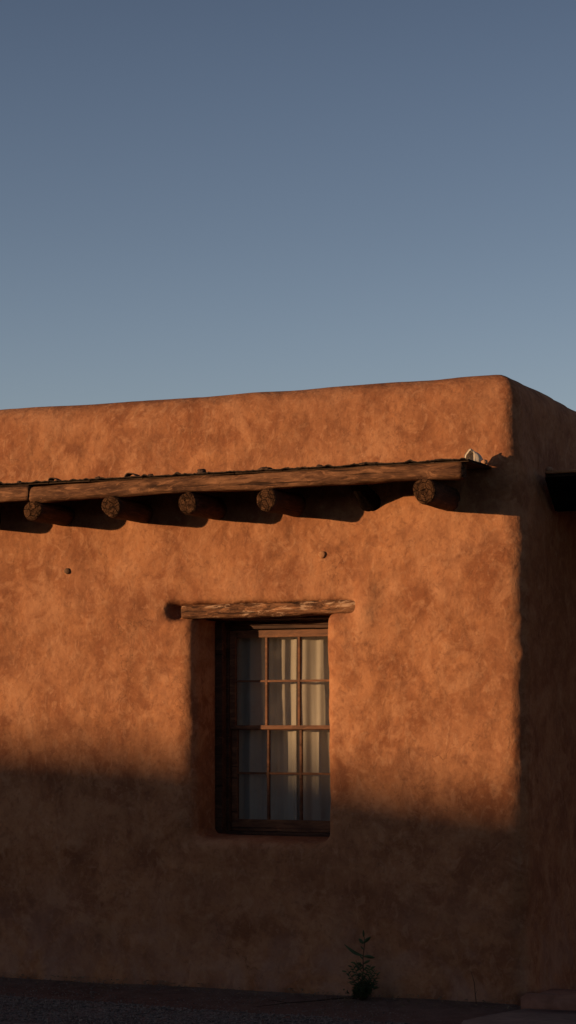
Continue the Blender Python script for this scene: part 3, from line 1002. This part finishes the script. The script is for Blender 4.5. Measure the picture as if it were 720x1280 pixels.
tag(wd, 'small green weed with one tall leafy stalk growing at the foot of the wall', 'weed')
link('stem', mesh('stem', *sm), M_STEM, wd)
link('foliage', mesh('foliage', *lv), M_LEAF, wd)

# dry leaf litter and straw caught along the wall foot
def litter():
    rnd = random.Random(31); parts = []
    for _ in range(420):
        x = rnd.uniform(-3.8, .0); y = -.03 - abs(rnd.gauss(0, .16))
        z = .016 + .02*math.exp(-abs(y+.03)/.1)
        a = rnd.uniform(0, 6.28)
        if rnd.random() < .5:
            L = rnd.uniform(.02, .07)
            parts.append(tube([(x, y, z), (x+L*.5*math.cos(a), y+L*.5*math.sin(a)*.5, z+rnd.uniform(0, .012)), (x+L*math.cos(a), y+L*math.sin(a)*.5, z)], [.0011, .0011, .0006], 4))
        else:
            parts.append(leaf((x, y, z), (math.cos(a), math.sin(a), rnd.uniform(-.1, .3)), rnd.uniform(.012, .03), rnd.uniform(.003, .006), .3, rnd.uniform(-1, 1)))
    return merge(parts)
o = link('litter', mesh('litter', *litter()), M_LITTER)
tag(o, 'dry straw and dead leaves caught along the foot of the wall', 'litter', kind='stuff')
# fallen twig trailing left from the weed
tw = [(-1.0, -.15, .012), (-1.06, -.21, .020), (-1.13, -.32, .018), (-1.20, -.42, .016), (-1.27, -.56, .020), (-1.30, -.70, .024), (-1.36, -.80, .022)]
t1 = tube(tw, [.0045, .0045, .004, .0036, .003, .0026, .0014], 7)
t2 = tube([tw[4], (-1.33, -.60, .035), (-1.38, -.62, .04)], [.0022, .0018, .001], 6)
o = link('twig', mesh('twig', *merge([t1, t2])), M_TWIG)
tag(o, 'thin dry twig lying on the soil, trailing left from the weed', 'twig')
o = link('dead_stalk', mesh('dead_stalk', *merge([tube([(-.250, -.12, -.01), (-.262, -.115, .07), (-.270, -.11, .14), (-.292, -.105, .205)], [.003, .0027, .0022, .001], 6),
     tube([(-.262, -.115, .07), (-.245, -.12, .10)], [.0014, .0008], 5)])), M_TWIG)
tag(o, 'thin bare stalk standing against the wall near the corner', 'dead stalk')

# ------------------------------------------------------------------ the neighbouring adobe house that shades the wall's foot
SUN_AZ = math.atan2(.35, .37)      # from facade normal
SUN_EL = R(4.5)
s_dir = Vector((-math.sin(SUN_AZ), -math.cos(SUN_AZ), 0))
te = math.tan(SUN_EL)
def cast_pt(xw, d): return Vector((xw, 0, 0)) + s_dir*d
A = cast_pt(-3.6, 42.0); B = cast_pt(0, 44.8)
u = (B-A).normalized(); nrm = Vector((-u.y, u.x, 0))
if nrm.dot(-s_dir) > 0: nrm = -nrm       # points away from our wall
Ht = 1.57 + 42.0*te
mid = (A+B)/2
nb = empty('neighbour_house', tuple(mid))
tag(nb, 'low adobe house across the yard, behind the viewer', 'house')
def nb_wall():
    xs = axis([(-13.3, 13.3, .12)]); ys = axis([(-.4, 7.4, .15)]); zs = axis([(-.3, Ht+.4, .08)])
    X, Y, Z = np.meshgrid(xs, ys, zs, indexing='ij', sparse=True)
    D = box(X, Y, Z, -13, 13, 0, 7, -2, 9, .15)
    D = smax(D, Z - (Ht + .05*np.sin(X*.9) + .03*np.sin(X*2.3+1)), .3)
    D = smax(D, -box(X, Y, Z, -12.5, 12.5, .5, 6.5, Ht-.45, 9, .05), .1)
    for wx in (-6, -1.5, 3):
        D = smax(D, -box(X, Y, Z, wx-.5, wx+.5, -1, .3, 1., 2.2, .03), .08)
    V, Q = surface_net(xs, ys, zs, D.astype(np.float32))
    return fast_mesh('nb_wall', V, Q)
ang = math.atan2(u.y, u.x)
# local +Y must point along nrm
ly = Vector((-math.sin(ang), math.cos(ang), 0))
if ly.dot(nrm) < 0: ang += math.pi
nb.rotation_euler = (0, 0, ang)
link('wall', nb_wall(), M_ADOBE, nb)
for wx in (-6, -1.5, 3):
    w_ = link('window', bevel_mesh('window', [(wx-.48, wx-.40, .22, .29, 1.0, 2.2), (wx+.40, wx+.48, .22, .29, 1.0, 2.2),
        (wx-.40, wx+.40, .22, .29, 1.0, 1.08), (wx-.40, wx+.40, .22, .29, 2.1, 2.2), (wx-.02, wx+.02, .23, .28, 1.08, 2.1),
        (wx-.40, wx-.02, .235, .275, 1.56, 1.60), (wx+.02, wx+.40, .235, .275, 1.56, 1.60)]), M_SASH, nb, smooth=False)

# added tall block south of the yard: cuts sky glow, reflects dark in the panes
tall = empty('tall_sky_blocker', (-1, -38, 0))
tag(tall, 'tall adobe block added unseen far behind the viewer to hold back sky glow', 'house')
def tall_blocker_wall():
    xs = axis([(-24, 24, .3)]); ys = axis([(-9, .4, .25)]); zs = axis([(-.4, 8.6, .2)])
    X, Y, Z = np.meshgrid(xs, ys, zs, indexing='ij', sparse=True)
    a = np.minimum(smax(box(X, Y, Z, -23, 23, -8, 0, -2, 12, .3), Z - 5.2, .3), smax(box(X, Y, Z, -16, 12, -8, 0, -2, 12, .3), Z - 7.9, .3))
    for wx in range(-20, 22, 5):
        a = smax(a, -box(X, Y, Z, wx-.6, wx+.6, -.5, 1, 1., 2.4, .05), .1)
    V, Q = surface_net(xs, ys, zs, a.astype(np.float32))
    return fast_mesh('tall_blocker_wall', V, Q)
link('wall', tall_blocker_wall(), M_ADOBE, tall)
for wx in range(-20, 22, 5):
    link('window', bevel_mesh('window', [(wx-.58, wx-.48, -.46, -.36, 1.0, 2.4), (wx+.48, wx+.58, -.46, -.36, 1.0, 2.4),
        (wx-.48, wx+.48, -.46, -.36, 1.0, 1.1), (wx-.48, wx+.48, -.46, -.36, 2.3, 2.4), (wx-.02, wx+.02, -.45, -.37, 1.1, 2.3)]), M_SASH, tall, smooth=False)

# added unseen block to the east, holding skylight off the side wall
east = empty('east_sky_blocker', (9, 9.5, 0))
tag(east, 'plain adobe block added beyond the right edge of the view to cut skylight', 'house')
def east_blocker_wall():
    xs = axis([(-4.5, 4.5, .15)]); ys = axis([(-5, 5, .15)]); zs = axis([(-.4, 5.2, .12)])
    X, Y, Z = np.meshgrid(xs, ys, zs, indexing='ij', sparse=True)
    D = smax(box(X, Y, Z, -4.2, 4.2, -4.7, 4.7, -2, 9, .2), Z - 4.7, .3)
    D = smax(D, -box(X, Y, Z, -5, -3.9, -1, .2, .2, 2.3, .03), .06)
    V, Q = surface_net(xs, ys, zs, D.astype(np.float32))
    return fast_mesh('east_blocker_wall', V, Q)
link('wall', east_blocker_wall(), M_ADOBE, east)
link('door', bevel_mesh('door', [(-3.99, -3.93, -.98, .18, .0, 2.28), (-4.0, -3.985, -.8, 0, .3, 1.0), (-4.0, -3.985, -.8, 0, 1.2, 2.1)]), M_SASH, east, smooth=False)

# ------------------------------------------------------------------ light
W = bpy.data.worlds.new('World'); S.world = W; W.use_nodes = True
nt = W.node_tree; bg = nt.nodes['Background']
sky = nt.nodes.new('ShaderNodeTexSky'); sky.sky_type = 'NISHITA'
sky.sun_disc = False
to_sun = Vector((s_dir.x*math.cos(SUN_EL), s_dir.y*math.cos(SUN_EL), math.sin(SUN_EL)))
sky.sun_elevation = SUN_EL
sky.sun_rotation = math.atan2(to_sun.x, to_sun.y)     # 0 = +Y, clockwise
sky.altitude = 1800
sky.air_density = 1.0; sky.dust_density = 1.0; sky.ozone_density = 1.0
# clear dry desert air: bluer than the standard mix and falling off faster with height
tcw = nt.nodes.new('ShaderNodeTexCoord'); sxw = nt.nodes.new('ShaderNodeSeparateXYZ')
nt.links.new(tcw.outputs['Generated'], sxw.inputs[0])
rw = nt.nodes.new('ShaderNodeValToRGB'); rw.color_ramp.interpolation = 'B_SPLINE'
stops = [(0., (1.13, .93, 1.12)), (.14, (1.17, 1.0, 1.24)), (.22, (.97, .83, 1.02)), (.32, (.80, .685, .86)), (1., (.45, .40, .52))]
e = rw.color_ramp.elements
while len(e) < len(stops): e.new(.5)
for k, (p, c) in enumerate(stops):
    e[k].position = p; e[k].color = (*[c[0] / 1.18, c[1] / 1.115, c[2] / 1.19], 1)
nt.links.new(sxw.outputs[2], rw.inputs[0])
mw = nt.nodes.new('ShaderNodeMix'); mw.data_type = 'RGBA'; mw.blend_type = 'MULTIPLY'; mw.inputs[0].default_value = 1.
nt.links.new(sky.outputs[0], mw.inputs[6]); nt.links.new(rw.outputs[0], mw.inputs[7])
nt.links.new(mw.outputs[2], bg.inputs[0])
bg.inputs[1].default_value = .148

sun = bpy.data.lights.new('sun', 'SUN'); sun.energy = 4.9; sun.angle = R(.65); sun.color = (1., .60, .30)
so = bpy.data.objects.new('sun', sun); COL.objects.link(so)
so.rotation_euler = (-to_sun).to_track_quat('-Z', 'Y').to_euler()
so.location = (-10, -10, 12)

# ------------------------------------------------------------------ camera
cam = bpy.data.cameras.new('camera'); co = bpy.data.objects.new('camera', cam); COL.objects.link(co)
co.location = (4.0325, -12.227, 1.65)
co.rotation_euler = (R(90), 0, R(24.433))
cam.sensor_fit = 'VERTICAL'; cam.sensor_height = 36; cam.lens = 2725/1280*36
cam.shift_y = 267/1280
cam.clip_end = 6000
S.camera = co

S.view_settings.view_transform = 'Standard'; S.view_settings.look = 'None'
S.view_settings.gamma = 1; S.view_settings.use_curve_mapping = False
S.view_settings.exposure = 0.
S.cycles.use_denoising = True
S.cycles.max_bounces = 6
S.cycles.transparent_max_bounces = 12
S.cycles.sample_clamp_indirect = 4.
